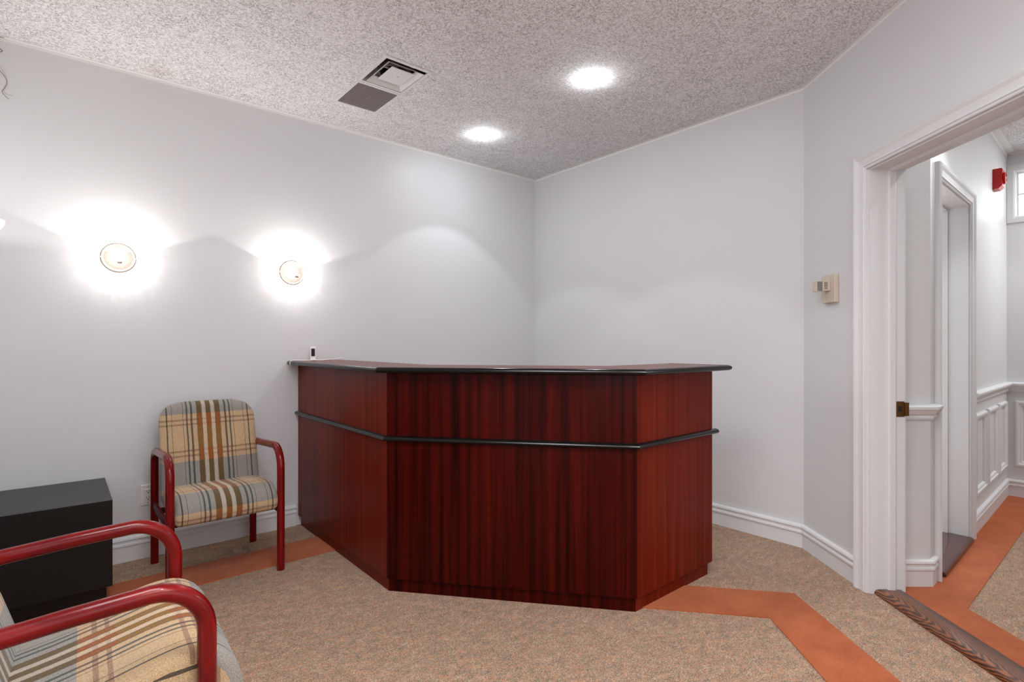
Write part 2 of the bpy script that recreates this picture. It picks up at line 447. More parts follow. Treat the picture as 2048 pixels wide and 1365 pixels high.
for v in [e for e in r['geom'] if isinstance(e, bmesh.types.BMVert)]: v.co.z = H+0.12
ceiling = struct('ceiling', bm, M['ceil'], 'white ceiling with dense brown fissure flecks', 'ceiling')

# walls
struct('wall_north', boxes([((W0-0.1, 0, 0), (EX, 0.1, H))]), M['wall'], 'long pale grey wall with the round sconces', 'wall')
struct('wall_east', boxes([((0, D0.y-0.02, 0), (0.1, 0, H))]), M['wall'], 'plain pale grey wall right of the corner behind the desk', 'wall')
struct('wall_west', boxes([((W0-0.1, S0, 0), (W0, 0, H))]), M['wall'], 'wall behind the near chair, out of frame', 'wall')
struct('wall_south', boxes([((W0-0.1, S0-0.1, 0), (EX, S0, H))]), M['wall'], 'wall behind the viewer', 'wall')
bm = bmesh.new()
SE = 2.0
prism(bm, [(0, 0), (S1, 0), (S1, TH), (0, TH)], 0, H, dw)
prism(bm, [(S2, 0), (SE, 0), (SE, TH), (S2, TH)], 0, H, dw)
prism(bm, [(S1, 0), (S2, 0), (S2, TH), (S1, TH)], DH+0.002, H, dw)
struct('wall_angled', bm, M['wall'], 'angled wall with the wide doorway to the hall', 'wall')
e = d2(SE, 0)
struct('wall_partition', boxes([((e.x, S0, 0), (e.x+0.12, e.y+0.03, H))]), M['wall'], 'partition beside the viewer, out of frame', 'wall')
bm = bmesh.new(); kt = (K0-D0).dot(CX); ks = -(K0-D0).dot(CA)
prism(bm, [(ks, TH-0.02), (ks, kt), (ks-0.14, kt-0.02), (ks-0.14, TH-0.02)], 0, H, dw)
struct('wall_return', bm, M['hall'], 'short white hall wall beside the door jamb', 'wall')
HTH = 0.15
bm = bmesh.new()
prism(bm, [(0, 0), (HT1, 0), (HT1, -HTH), (0.08, -HTH)], 0, H, hw)
prism(bm, [(HT2, 0), (HE+0.1, 0), (HE+0.1, -HTH), (HT2, -HTH)], 0, H, hw)
prism(bm, [(HT1, 0), (HT2, 0), (HT2, -HTH), (HT1, -HTH)], DH, H, hw)
wall_hall = struct('wall_hall', bm, M['hall'], 'long white hall wall with panel mouldings', 'wall')
WZ0, WZ1, WM0, WM1 = 2.225, 2.585, 0.050, 0.79                     # opening of the glass block window
bm = boxes([((HE, 0, 0), (HE+0.12, WM0, H)), ((HE, WM1, 0), (HE+0.12, 2.6, H)), ((HE, WM0, 0), (HE+0.12, WM1, WZ0)), ((HE, WM0, WZ1), (HE+0.12, WM1, H))], hw)
wall_end = struct('wall_hall_end', bm, M['hall'], 'white wall closing the far end of the hall', 'wall')

# skirting, chair rail, ceiling angle
BB = [(0, 0), (0.012, 0), (0.012, 0.084), (0.019, 0.088), (0.019, 0.097), (0.014, 0.106), (0.015, 0.116), (0.021, 0.122), (0.018, 0.132), (0.006, 0.137), (0, 0.138)]
CR = [(0, 0.835), (0.010, 0.836), (0.014, 0.846), (0.012, 0.856), (0.022, 0.866), (0.033, 0.884), (0.038, 0.890), (0.038, 0.902), (0.028, 0.908), (0, 0.910)]
AN = [(0, 2.724), (0.002, 2.724), (0.002, 2.7375), (0.020, 2.7375), (0.020, 2.7395), (0, 2.7395)]
xyz = lambda a, b, h: (a, b, h)
LX, FY = -2.16, 0.0
def run(name, path, prof, mat, label, cat, side, prev=None, nxt=None):
    bm = sweep(path, prof, xyz, side, prev, nxt)
    return struct(name, bm, mat, label, cat)
c_ne = (0, 0); c_d = (D0.x, D0.y); cas0 = tuple(d2(S1-0.078, 0))
K = tuple(K0)
run('baseboard_north', [(W0, 0), (LX-0.016, 0)], BB, M['trim'], 'white moulded skirting along the sconce wall', 'skirting', -1)
run('baseboard_east', [c_ne, c_d], BB, M['trim'], 'white moulded skirting right of the desk', 'skirting', -1, nxt=cas0)
run('baseboard_angled', [c_d, cas0], BB, M['trim'], 'white moulded skirting up to the door casing', 'skirting', -1, prev=c_ne)
a0 = tuple(d2(ks, TH+0.02)); hcas = tuple(h2(HT1-0.09, 0)); hcas2 = tuple(h2(HT2+0.09, 0)); hend = tuple(h2(HE, 0)); hend2 = tuple(h2(HE, 2.5))
run('baseboard_return', [a0, K, hcas], BB, M['trim'], 'white moulded skirting wrapping the short hall wall', 'skirting', -1)
run('baseboard_hall', [hcas2, hend], BB, M['trim'], 'white moulded skirting below the hall panels', 'skirting', -1, nxt=hend2)
run('baseboard_hall_end', [hend, hend2], BB, M['trim'], 'white moulded skirting on the hall end wall', 'skirting', -1, prev=hcas2)
run('trim_1', [a0, K, hcas], CR, M['trim'], 'white chair rail wrapping the short hall wall', 'chair rail', -1)
run('trim_2', [hcas2, hend], CR, M['trim'], 'white chair rail above the hall panels', 'chair rail', -1, nxt=hend2)
run('trim_3', [hend, hend2], CR, M['trim'], 'white chair rail on the hall end wall', 'chair rail', -1, prev=hcas2)
run('trim_4', [(W0, 0), c_ne], AN, M['angle'], 'thin metal angle where the sconce wall meets the ceiling', 'ceiling trim', -1, nxt=c_d)
run('trim_5', [c_ne, c_d], AN, M['angle'], 'thin metal angle above the plain right wall', 'ceiling trim', -1, prev=(W0, 0), nxt=tuple(d2(1, 0)))
run('trim_6', [c_d, tuple(d2(SE, 0))], AN, M['angle'], 'thin metal angle above the doorway wall', 'ceiling trim', -1, prev=c_ne)
AH = [(0, 2.70), (0.004, 2.70), (0.004, 2.734), (0.05, 2.734), (0.05, 2.7395), (0, 2.7395)]
run('trim_7', [K, hend], AH, M['angle'], 'pale metal angle along the hall ceiling', 'ceiling trim', -1, nxt=hend2)
run('trim_8', [hend, hend2], AN, M['angle'], 'thin metal angle above the hall end wall', 'ceiling trim', -1, prev=K)

# panel mouldings: thin mitred frames on the hall walls
PM = [(0, 0), (0, 0.012), (0.008, 0.021), (0.020, 0.021), (0.026, 0.014), (0.038, 0.012), (0.045, 0.004), (0.045, 0)]
for t0, t1 in ((1.09, 1.47), (1.55, 1.93), (2.01, 2.36)):
    bm = sweep([(t0, 0.245), (t1, 0.245), (t1, 0.765), (t0, 0.765)], PM, lambda a, b, h: hw(a, h, b), 1, closed=True)
    obj('panel_moulding', bm, M['trim'], wall_hall)
for m0, m1 in ((0.05, 0.58), (0.70, 1.2)):
    bm = sweep([(m0, 0.245), (m1, 0.245), (m1, 0.765), (m0, 0.765)], PM, lambda a, b, h: hw(HE-h, a, b), 1, closed=True)
    obj('panel_moulding', bm, M['trim'], wall_end)

# main doorway
CP = [(0, 0), (0, 0.012), (0.006, 0.015), (0.011, 0.012), (0.014, 0.018), (0.019, 0.018), (0.022, 0.014), (0.046, 0.019), (0.060, 0.026), (0.070, 0.029), (0.075, 0.024), (0.078, 0.02), (0.078, 0)]
door1 = thing('door_1', 'wide white cased doorway without a door, opening to the hall', 'doorway', dw(S1, 0, 0), kind='structure')
def under(o, par):
    bpy.context.view_layer.update()
    o.parent = par; o.matrix_parent_inverse = par.matrix_world.inverted(); return o
mapd = lambda a, b, h: dw(a, -h, b)
P3 = [(S1, 0), (S1, DH), (S2, DH), (S2, 0)]
under(obj('casing', sweep(P3, CP, mapd, 1), M['trim']), door1)
mapd2 = lambda a, b, h: dw(a, TH+h, b)
under(obj('casing', sweep(P3, CP, mapd2, 1), M['trim']), door1)
JB = [(-0.008, -0.002), (-0.008, -TH-0.002), (0.001, -TH-0.002), (0.001, -0.002)]
under(obj('jamb', sweep(P3, JB, mapd, 1), M['trim']), door1)
ST = [(-0.008, -0.083), (-0.015, -0.084), (-0.020, -0.092), (-0.020, -0.118), (-0.016, -0.124), (-0.008, -0.124)]
under(obj('door_stop', sweep(P3, ST, mapd, 1), M['trim']), door1)
j = S1+0.008
bm = boxes([((j, 0.128, 0.86), (j+0.003, TH-0.002, 0.935)), ((j, TH-0.004, 0.865), (j+0.012, TH+0.014, 0.93))], dw, 0.001)
sp = under(obj('strike_plate', bm, M['bronze'], label='brass strike plate'), door1)
box_bm = boxes([((j+0.002, 0.137, 0.885), (j+0.0045, 0.156, 0.912))], dw)
so = obj('latch_hole', box_bm, M['dark']); under(so, sp)
def oak_board(name, f, a0, a1, prof, label, par, mat='oak'):
    bm = bmesh.new(); uvl = bm.loops.layers.uv.new('UVMap'); N = 12; rows = []
    acc = [0]
    for p, qq in zip(prof, prof[1:]): acc.append(acc[-1]+math.dist(p, qq))
    for i in range(N+1):
        s = a0+(a1-a0)*i/N; rows.append([bm.verts.new(f(s, t, z)) for t, z in prof])
    for i in range(N):
        for k in range(len(prof)-1):
            fc = bm.faces.new((rows[i][k], rows[i+1][k], rows[i+1][k+1], rows[i][k+1]))
            for lp, (ii, kk) in zip(fc.loops, ((i, k), (i+1, k), (i+1, k+1), (i, k+1))):
                lp[uvl].uv = (a0+(a1-a0)*ii/N, acc[kk])
    bm.faces.new(rows[0]); bm.faces.new(rows[-1][::-1])
    return under(obj(name, bm, M[mat], smooth=True, label=label), par)
TP = [(0.022, 0.0), (0.024, 0.012), (0.032, 0.020), (0.050, 0.0225), (0.095, 0.0225), (0.15, 0.020), (0.172, 0.006), (0.174, 0.0)]
oak_board('threshold', dw, S1+0.009, S2-0.009, TP, 'stained oak threshold', door1)

# hall doorway
door2 = thing('door_2', 'narrow white cased doorway in the hall wall', 'doorway', hw(HT1, 0, 0), kind='structure')
P4 = [(HT1, 0), (HT1, DH), (HT2, DH), (HT2, 0)]
maph = lambda a, b, h: hw(a, h, b)
under(obj('casing', sweep(P4, CP, maph, 1), M['trim']), door2)
JB2 = [(-0.008, 0.002), (-0.008, -HTH), (0.001, -HTH), (0.001, 0.002)]
under(obj('jamb', sweep(P4, JB2, maph, 1), M['trim']), door2)
ST2 = [(-0.008, -0.095), (-0.020, -0.097), (-0.020, -0.133), (-0.008, -0.135)]
under(obj('door_stop', sweep(P4, ST2, maph, 1), M['trim']), door2)
TP2 = [(0.030, 0.0), (0.030, 0.016), (0.024, 0.026), (0.012, 0.030), (-0.06, 0.030), (-0.14, 0.030), (-0.16, 0.0)]
oak_board('threshold', hw, HT1+0.009, HT2-0.009, TP2, 'dark wooden sill', door2, 'sill')

# glass block window high in the hall end wall
win = thing('window_1', 'high glass block window at the end of the hall', 'window', hw(HE, WM0, WZ0), kind='structure')
fr = [(WM0, WZ0), (WM1, WZ0), (WM1, WZ1), (WM0, WZ1)]
mape = lambda a, b, h: hw(HE+h, a, b)
under(obj('window_frame', sweep(fr, [(-0.048, 0.0), (-0.048, -0.012), (-0.01, -0.014), (0.0, -0.008), (0.012, 0.06), (0.012, 0.10), (0.0, 0.10), (0.0, 0.0)], mape, 1, closed=True), M['trim']), win)
nb = 4; bw = (WM1-WM0-0.024)/nb; bh = (WZ1-WZ0-0.024)/2
ob0 = None
for i in range(nb):
    for k in range(2):
        a = WM0+0.012+i*bw; b = WZ0+0.012+k*bh
        bm = boxes([((HE+0.035, a+0.004, b+0.005), (HE+0.095, a+bw-0.004, b+bh-0.005))], hw, 0.008)
        under(obj('glass_block', bm, M['glass']), win)
lst = [((HE+0.045, WM0+0.01, WZ0+0.012+bh-0.005), (HE+0.085, WM1-0.01, WZ0+0.012+bh+0.005))]
lst += [((HE+0.045, WM0+0.012+i*bw-0.004, WZ0+0.01), (HE+0.085, WM0+0.012+i*bw+0.004, WZ1-0.01)) for i in range(1, nb)]
under(obj('mortar', boxes(lst, hw), M['trim']), win)

# ------------------------------------------------------------------ reception desk
L0 = (LX, -0.001); Bc = Vector((LX, -1.275)); Cc = Vector((-1.398, -2.195)); De = Vector((-0.752, -2.195))
desk = thing('reception_desk', 'angled mahogany reception desk with black edge mouldings, standing against the wall', 'desk', (LX, 0, 0))
def dsk(name, bm, mat, smooth=False, label=None, par=None):
    return under(obj(name, bm, mat, smooth=smooth, label=label), par or desk)
PT = 0.035; PZ = 0.066; TOPZ = 1.102; TT = 0.026
def offset_path(pts, d):
    out = []
    for i, p in enumerate(pts):
        ns = []
        for a, b in ((i-1, i), (i, i+1)):
            if a >= 0 and b < len(pts):
                dd = (Vector(pts[b])-Vector(pts[a])).normalized(); ns.append(Vector((dd.y, -dd.x)))   # outward = right of travel
        mv = ns[0] if len(ns) == 1 else (ns[0]+ns[1])/(1+ns[0].dot(ns[1]))
        out.append(Vector(p)+mv*d)
    return out
base_path = [Vector(L0), Bc, Cc, De]
inn = offset_path(base_path, PT); 
# travel goes from the wall to the front: outward is to the right of travel for this turn
test = offset_path(base_path, 0.1)[0].x
sgn = 1 if test < LX else -1
off = lambda d: offset_path(base_path, d*sgn)
o0, oi = off(0), off(-PT)
names = (('left_panel', 'mahf'), ('front_panel', 'mah'), ('right_panel', 'mahf'))
for i, (nm, mt) in enumerate(names):
    bm = bmesh.new(); prism(bm, [o0[i], o0[i+1], oi[i+1], oi[i]], PZ, TOPZ-TT)
    dsk(nm, bm, M[mt])
pl, pi_ = off(-0.014), off(-0.05)
pl[0] = Vector((LX+0.014, -0.02)); pl[-1].x -= 0.022; pi_[-1].x -= 0.022; pi_[0].y = -0.02
for i in range(3):
    bm = bmesh.new(); prism(bm, [pl[i], pl[i+1], pi_[i+1], pi_[i]], 0.0, PZ)
    dsk('plinth', bm, M[names[i][1]])
# counter top: board with black bullnose edge
t_out, t_in = off(0.055), off(-0.30)
t_out[-1].x += 0.055; t_in[-1].x += 0.055
bm = bmesh.new(); prism(bm, t_out + t_in[::-1], TOPZ-TT+0.001, TOPZ)
dsk('countertop', bm, M['mahf'], label='glossy mahogany counter top')
def bull(w, h, n=6): return [(0, -h/2)] + [(w*math.sin(PI*k/n), -h/2*math.cos(PI*k/n)) for k in range(1, n)] + [(0, h/2)]
EP = [(x, TOPZ-TT/2+z) for x, z in bull(0.018, TT+0.002)]
pe = [tuple(t_out[0]), tuple(t_out[1]), tuple(t_out[2]), tuple(t_out[3]), tuple(t_in[3])]
side_out = -1 if sgn == 1 else 1
ex = [None]+pe+[None]
for i in range(4):
    bm = sweep([pe[i], pe[i+1]], EP, xyz, side_out, prev=pe[i-1] if i > 0 else None, nxt=pe[i+2] if i+2 < len(pe) else None)
    dsk('edge_moulding', bm, M['black'], smooth=True)
RP = [(x, 0.752+z) for x, z in bull(0.024, 0.028)]
rp = [tuple(p) for p in o0]; rp[3] = (rp[3][0]+0.03, rp[3][1])
for i in range(3):
    bm = sweep([rp[i], rp[i+1]], RP, xyz, side_out, prev=rp[i-1] if i > 0 else None, nxt=rp[i+2] if i+2 < 4 else None)
    dsk('rail_moulding', bm, M['black'], smooth=True)
w_in = off(-0.62); w_o = off(-PT-0.001)
bm = bmesh.new(); prism(bm, [w_o[0], w_o[1], w_o[2], w_o[3], w_in[3], w_in[2], w_in[1], w_in[0]], 0.71, 0.735)
dsk('work_surface', bm, M['mahf'])

# small digital display with a white cord on the counter end
dv = thing('digital_display', 'tiny white digital display with a black screen standing on the counter end by the wall', 'display', (-2.085, -0.075, TOPZ), math.radians(-32))
obj('housing', boxes([((-0.020, -0.006, 0.010), (0.020, 0.008, 0.092))], None, 0.003), M['plastic'], dv)
obj('screen', boxes([((-0.0115, -0.0075, 0.030), (0.0115, -0.0055, 0.080))]), M['screen'], dv)
obj('foot', boxes([((-0.017, -0.016, 0.0015), (0.017, 0.016, 0.012))], None, 0.003), M['plastic'], dv)
cd = bmesh.new()
wm = Matrix.Translation(dv.location) @ Matrix.Rotation(math.radians(-32), 4, 'Z'); wi = wm.inverted()
pts = [(-2.24, -0.09, 1.075), (-2.242, -0.095, 1.098), (-2.225, -0.10, 1.1075), (-2.17, -0.11, 1.106), (-2.12, -0.13, 1.106), (-2.09, -0.105, 1.107), (-2.06, -0.13, 1.106), (-2.02, -0.12, 1.107), (-1.95, -0.11, 1.112), (-1.90, -0.10, 1.118), (-1.875, -0.09, 1.106)]
tube(cd, [wi @ p for p in spline(pts, 8)], 0.0028, 8)
obj('cord', cd, M['plastic'], dv, True)

# ------------------------------------------------------------------ chairs
def arc(cx, cy, r, a0, a1, n=9):
    return [(cx+r*math.cos(a0+(a1-a0)*k/n), cy+r*math.sin(a0+(a1-a0)*k/n)) for k in range(n+1)]
def cushion(prof, width, rnd, voff, M_=22, flip=False):
    """profile [(y, z)] closed, swept along x; ends rounded over; UV in metres"""
    bm = bmesh.new(); uvl = bm.loops.layers.uv.new('UVMap')
    n = len(prof); cy = sum(p[0] for p in prof)/n; cz = sum(p[1] for p in prof)/n
    acc = [0]
    for i in range(n): acc.append(acc[-1]+math.dist(prof[i], prof[(i+1) % n]))
    xs_ = []
    for k in range(7): a = k/6*PI/2; xs_.append((-width/2+rnd*(1-math.sin(a)), rnd*(1-math.cos(PI/2-a) if 0 else 1-math.sin(PI/2-a)) if 0 else rnd*(1-math.cos(PI/2-a))))
    xs_ = [(-width/2+rnd*(1-math.cos(k/6*PI/2)), rnd*(1-math.sin(k/6*PI/2))) for k in range(7)]
    mid = [(-width/2+rnd+(width-2*rnd)*k/M_, 0) for k in range(1, M_)]
    st = xs_+mid+[(-x, d) for x, d in xs_[::-1]]
    rows = []
    for x, d in st:
        row = []
        for i, (y, z) in enumerate(prof):
            a, b = prof[i-1], prof[(i+1) % n]
            ty, tz = b[0]-a[0], b[1]-a[1]; L = math.hypot(ty, tz) or 1
            ny, nz = tz/L, -ty/L
            if ny*(y-cy)+nz*(z-cz) < 0: ny, nz = -ny, -nz
            row.append(bm.verts.new((x, y-ny*d, z-nz*d)))
        rows.append(row)
    for r_ in range(len(st)-1):
        for i in range(n):
            i2 = (i+1) % n
            fc = bm.faces.new((rows[r_][i], rows[r_+1][i], rows[r_+1][i2], rows[r_][i2]))
            for lp, (rr, vv) in zip(fc.loops, ((r_, i), (r_+1, i), (r_+1, i+1), (r_, i+1))):
                lp[uvl].uv = (st[rr][0]*(-1 if flip else 1), acc[vv]+voff)
    for row, x in ((rows[0], st[0][0]), (rows[-1][::-1], st[-1][0])):
        fc = bm.faces.new(row)
        for lp in fc.loops: lp[uvl].uv = (math.copysign(abs(x)+(cz-lp.vert.co.z)*0.6, x), 0.25-lp.vert.co.y+voff)
    return bm
def back_bm(voff):
    bm = bmesh.new(); uvl = bm.loops.layers.uv.new('UVMap')
    z0, z1, W, T = 0.375, 0.885, 0.484, 0.062; N = 26; rows = []
    for i in range(N+1):
        s = i/N; z = z0+(z1-z0)*s
        d_top = (z1-z); R = 0.105
        w = W/2 - (R-math.sqrt(max(0, R*R-(R-d_top)**2)) if d_top < R else 0)
        d_bot = z-z0; Rb = 0.03
        if d_bot < Rb: w -= Rb-math.sqrt(max(0, Rb*Rb-(Rb-d_bot)**2))
        e_ = min(d_top, d_bot); t = T/2*(math.sqrt(max(0.0, 1-(1-min(e_, 0.03)/0.03)**2))*0.85+0.15)
        yc = 0.105+0.155*s**1.15                      # rakes backwards
        row = []; n = 28
        for k in range(n):
            a = 2*PI*k/n; c, s_ = math.cos(a), math.sin(a)
            x = math.copysign(abs(c)**0.30, c)*w; y = math.copysign(abs(s_)**0.55, s_)*t
            row.append((bm.verts.new((x, yc+y - 0.018*(1-(x/(W/2))**2)*0+0.012*(x/(W/2))**2*(-1), z)), (x, -(z-z0)*1.04+voff)))
        rows.append(row)
    n = len(rows[0])
    for A, B in zip(rows, rows[1:]):
        for k in range(n):
            q4 = (A[k], A[(k+1) % n], B[(k+1) % n], B[k])
            fc = bm.faces.new([v for v, _ in q4])
            for lp, (_, uv) in zip(fc.loops, q4): lp[uvl].uv = uv
    for row in (rows[0][::-1], rows[-1]):
        fc = bm.faces.new([v for v, _ in row])
        for lp, (_, uv) in zip(fc.loops, row): lp[uvl].uv = uv
    return bm
SEAT = [(0.16, 0.345), (0.18, 0.375), (0.17, 0.425), (0.14, 0.445), (0.05, 0.452), (-0.06, 0.462), (-0.15, 0.470), (-0.21, 0.467), (-0.255, 0.452), (-0.287, 0.425),
        (-0.302, 0.390), (-0.300, 0.358), (-0.285, 0.335), (-0.25, 0.327), (-0.12, 0.330), (0.02, 0.336)]
def dense(prof, k=3):
    pts = [Vector((a, b)) for a, b in prof]; n = len(pts); out = []
    for i in range(n):
        a, b, c, d = pts[i-1], pts[i], pts[(i+1) % n], pts[(i+2) % n]
        for j in range(k):
            t = j/k; p = 0.5*((2*b)+(c-a)*t+(2*a-5*b+4*c-d)*t*t+(3*b-a-3*c+d)*t**3); out.append((p.x, p.y))
    return out
SEATD = dense(SEAT)
M['rail'] = plain('dark_red_rail', (0.085, 0.003, 0.0035), 0.5, spec=0.2)
def make_chair(name, label, loc, rz, vs_, vb, D=0.271, Wd=0.2535, dh=0.0, plump=0.0, rb_=0.075, fwd=0.0, bk=0.0):
    t = thing(name, label, 'chair', loc, rz, 'matching waiting room armchairs')
    R = 0.0195; hf, hb = 0.655+dh, 0.630+dh*1.3; yf, yb = -D, D
    for sx in (-1, 1):
        x = sx*Wd; rf, rb = 0.105, rb_
        p2 = [(yf, 0.0), (yf, 0.2), (yf, 0.4), (yf, hf-rf-0.03)]
        ang = math.atan2(hb-hf, yb-yf)
        p2 += [(yf+rf-rf*math.cos(a), hf-rf+rf*math.sin(a)) for a in [PI/2*k/10 for k in range(0, 11)]]
        p2 += [(0.0, (hf+hb)/2+0.001)]
        p2 += [(yb-rb+rb*math.sin(a), hb-rb+rb*math.cos(a)) for a in [PI/2*k/9 for k in range(0, 10)]]
        p2 += [(yb, 0.4), (yb, 0.2), (yb, 0.0)]
        bm = bmesh.new(); tube(bm, [(x, y, z) for y, z in p2], R, 18)
        obj('arm_frame', bm, M['red'], t, True)
        bm = boxes([((x-0.010, yf, 0.300), (x+0.010, yb, 0.345))], None, 0.0095)
        obj('side_rail', bm, M['rail'], t, True)
    for y in (-0.19*D/0.271, 0.12*D/0.271):
        bm = boxes([((-Wd+0.009, y-0.011, 0.308), (Wd-0.009, y+0.011, 0.338))], None, 0.004)
        obj('cross_rail', bm, M['rail'], t)
    obj('seat', cushion([(y, z+plump*(z-0.33)/0.14*min(1.0, max(0.3, 0.62-y*1.6))) for y, z in [(a-fwd, b) for a, b in SEATD]], Wd*2-0.035, 0.028, vs_), M['plaid'], t, True)
    obj('backrest', back_bm(vb), M['plaid'], t, True, loc=(0, bk, 0))
    return t
make_chair('waiting_chair', 'plaid armchair with red bentwood arms facing out from the sconce wall', (-2.727, -0.397, 0), 0, 0.192, 0.46)
make_chair('waiting_chair', 'plaid armchair with red bentwood arms in the near left foreground', (-3.366, -2.048, 0), math.radians(88.6), 0.115, 0.46, D=0.240, Wd=0.266, dh=0.030, plump=0.062, rb_=0.125, fwd=0.02, bk=0.008)

# black cabinet
cb = thing('side_cabinet', 'low black cabinet in the corner between the two plaid chairs', 'cabinet', (-3.43, -0.29, 0))
obj('carcass', boxes([((-0.247, -0.256, 0.085), (0.236, 0.270, 0.487))], None, 0.002), M['cab'], cb)
obj('front_panel', boxes([((-0.247, -0.272, 0.085), (0.236, -0.2562, 0.487))], None, 0.0012), M['cab'], cb)
obj('plinth', boxes([((-0.23, -0.235, 0.0), (0.215, 0.25, 0.0855))]), M['cab'], cb)

# ------------------------------------------------------------------ wall sconces on the long wall
def sconce(x, z, label):
    s = thing('wall_sconce', label, 'wall lamp', (x, 0, z), group='round eyelid sconces')
    f = lambda a, b, h: (a, -h, b)          # lathe axis points out of the wall
    bm = bmesh.new(); lathe(bm, [(0.0, 0.001), (0.070, 0.001), (0.070, 0.006), (0.0, 0.006)], 40, f); obj('back_plate', bm, M['reflector'], s, True)
    bm = bmesh.new(); lathe(bm, [(0.068, 0.001), (0.080, 0.001), (0.080, 0.0025), (0.077, 0.005), (0.073, 0.007), (0.068, 0.006), (0.068, 0.001)], 48, f); obj('rim', bm, M['ring'], s, True)
    # lower shade: part of a shallow dome cut just above the bulb
    bm = bmesh.new()
    R, D = 0.072, 0.088; prof = [(R*math.cos(k/10*PI/2), 0.010+D*math.sin(k/10*PI/2)) for k in range(11)]
    lathe(bm, prof, 64, f)
    geom = bm.verts[:]+bm.edges[:]+bm.faces[:]
    bmesh.ops.bisect_plane(bm, geom=geom, plane_co=(0, 0, 0.024), plane_no=(0, 0, 1), clear_outer=True)
    obj('shade', bm, M['hood'], s, True)
    obj('tab', boxes([((-0.010, -0.096, -0.041), (0.010, -0.080, -0.031))], None, 0.001), M['ring'], s)
    for sx in (-1, 1):
        obj('screw', boxes([((sx*0.081-0.003, -0.005, -0.002), (sx*0.081+0.003, -0.001, 0.002))], None, 0.001), M['ring'], s)
    bm = bmesh.new(); bmesh.ops.create_uvsphere(bm, u_segments=16, v_segments=10, radius=0.010)
    o = obj('bulb', bm, M['bulb'], s, True, loc=(0, -0.078, -0.002))
    light('sconce_light', 'POINT', (0, -0.060, 0.0), 10.5, (1.0, 0.965, 0.93), s, shadow_soft_size=0.003)
sconce(-3.134, 1.691, 'round eyelid wall sconce above the plaid chair, left one of the pair')
sconce(-2.199, 1.689, 'round eyelid wall sconce nearest the reception desk')

bw_ = thing('bowl_sconce', 'white glowing half bowl sconce cut off by the left picture edge', 'wall lamp', (W0, -0.62, 1.722))
bm = bmesh.new()
prof = [(0.165*math.cos(k/10*PI/2), -0.075*math.sin(k/10*PI/2)) for k in range(11)] + [(0.160*math.cos(k/10*PI/2), -0.070*math.sin(k/10*PI/2)+0.0) for k in range(10, -1, -1)] + [(0.165, 0.0)]
lathe(bm, prof, 28, None, -PI/2, PI/2); obj('bowl', bm, M['bowl'], bw_, True)
obj('back_plate', boxes([((0.0, -0.09, -0.07), (0.008, 0.09, -0.005))], None, 0.002), M['plastic'], bw_)
bm = bmesh.new(); bmesh.ops.create_uvsphere(bm, u_segments=16, v_segments=10, radius=0.02); obj('bulb', bm, M['bulb'], bw_, True, loc=(0.06, 0, -0.03))
light('bowl_light', 'POINT', (0.06, 0, -0.004), 4.0, (1.0, 0.97, 0.93), bw_, shadow_soft_size=0.012)

# ------------------------------------------------------------------ ceiling fittings
def pot(x, y, label):
    p = thing('recessed_light', label, 'ceiling light', (x, y, H), group='recessed ceiling spotlights')
    bm = bmesh.new(); lathe(bm, [(0.060, 0.0), (0.069, -0.0003), (0.068, -0.0012), (0.060, -0.0008), (0.058, 0.0), (0.058, 0.06), (0.060, 0.06), (0.060, 0.0)], 40); obj('trim_ring', bm, M['vent'], p, True)
    bm = bmesh.new(); lathe(bm, [(0.0, -0.032), (0.03, -0.030), (0.056, -0.021), (0.071, -0.008), (0.073, -0.0055), (0.056, -0.001), (0.055, 0.01), (0.03, 0.06), (0.0, 0.065)], 32); obj('bulb', bm, M['pot'], p, True)
    light('spot_light', 'SPOT', (0, 0, -0.040), 12.5, (0.965, 0.98, 1.0), p, spot_size=math.radians(94), spot_blend=0.13, shadow_soft_size=0.03)
pot(*POTS[0], 'round recessed ceiling spotlight, the larger one nearer the viewer')
pot(*POTS[1], 'round recessed ceiling spotlight close to the room corner')
# added fill spots out of view, not part of the recessed row
for x, y, e_ in ((-2.55, -3.4, 40), (-1.5, -3.0, 8)):
    light('spot_light', 'SPOT', (x, y, H-0.02), e_, (1.0, 0.975, 0.95), spot_size=math.radians(110), spot_blend=0.5, shadow_soft_size=0.05)
for t_, m_, e_ in ((0.12, 0.42, 20), (1.72, 0.42, 9)):
    light('hall_spot_light', 'SPOT', hw(t_, m_, H-0.02), e_, (0.98, 0.99, 1.0), spot_size=math.radians(95), spot_blend=0.3, shadow_soft_size=0.03)

gr = thing('return_grille', 'square grey eggcrate return grille in the ceiling', 'grille', ((VX0+VX1)/2, (VYm+VY1)/2+0.003, H))
w2, l2 = (VX1-VX0)/2, (VY1-VYm)/2
ring = lambda a, b, w, h0, h1: [((-a, -b, h0), (a, -b+w, h1)), ((-a, b-w, h0), (a, b, h1)), ((-a, -b+w, h0), (-a+w, b-w, h1)), ((a-w, -b+w, h0), (a, b-w, h1))]
obj('frame', boxes(ring(w2, l2-0.003, 0.016, -0.006, -0.0005)), M['vent'], gr)
lst = []
nx, ny = 22, 28
for i in range(1, nx): x = -w2+0.016+(2*w2-0.032)*i/nx; lst.append(((x-0.0010, -l2+0.018, -0.005), (x+0.0010, l2-0.018, 0.006)))
for i in range(1, ny): y = -l2+0.018+(2*l2-0.036)*i/ny; lst.append(((-w2+0.016, y-0.0010, -0.005), (w2-0.016, y+0.0010, 0.006)))
o = obj('lattice', boxes(lst), M['grille'], gr); o['kind'] = 'stuff'
bm = bmesh.new(); box(bm, (-w2+0.011, -l2+0.012, 0.0), (w2-0.011, l2-0.012, 0.11))
bm.faces.ensure_lookup_table()
bmesh.ops.delete(bm, geom=[f for f in bm.faces if f.calc_center_median().z < 0.001], context='FACES')
obj('plenum', bm, M['dark'], gr)

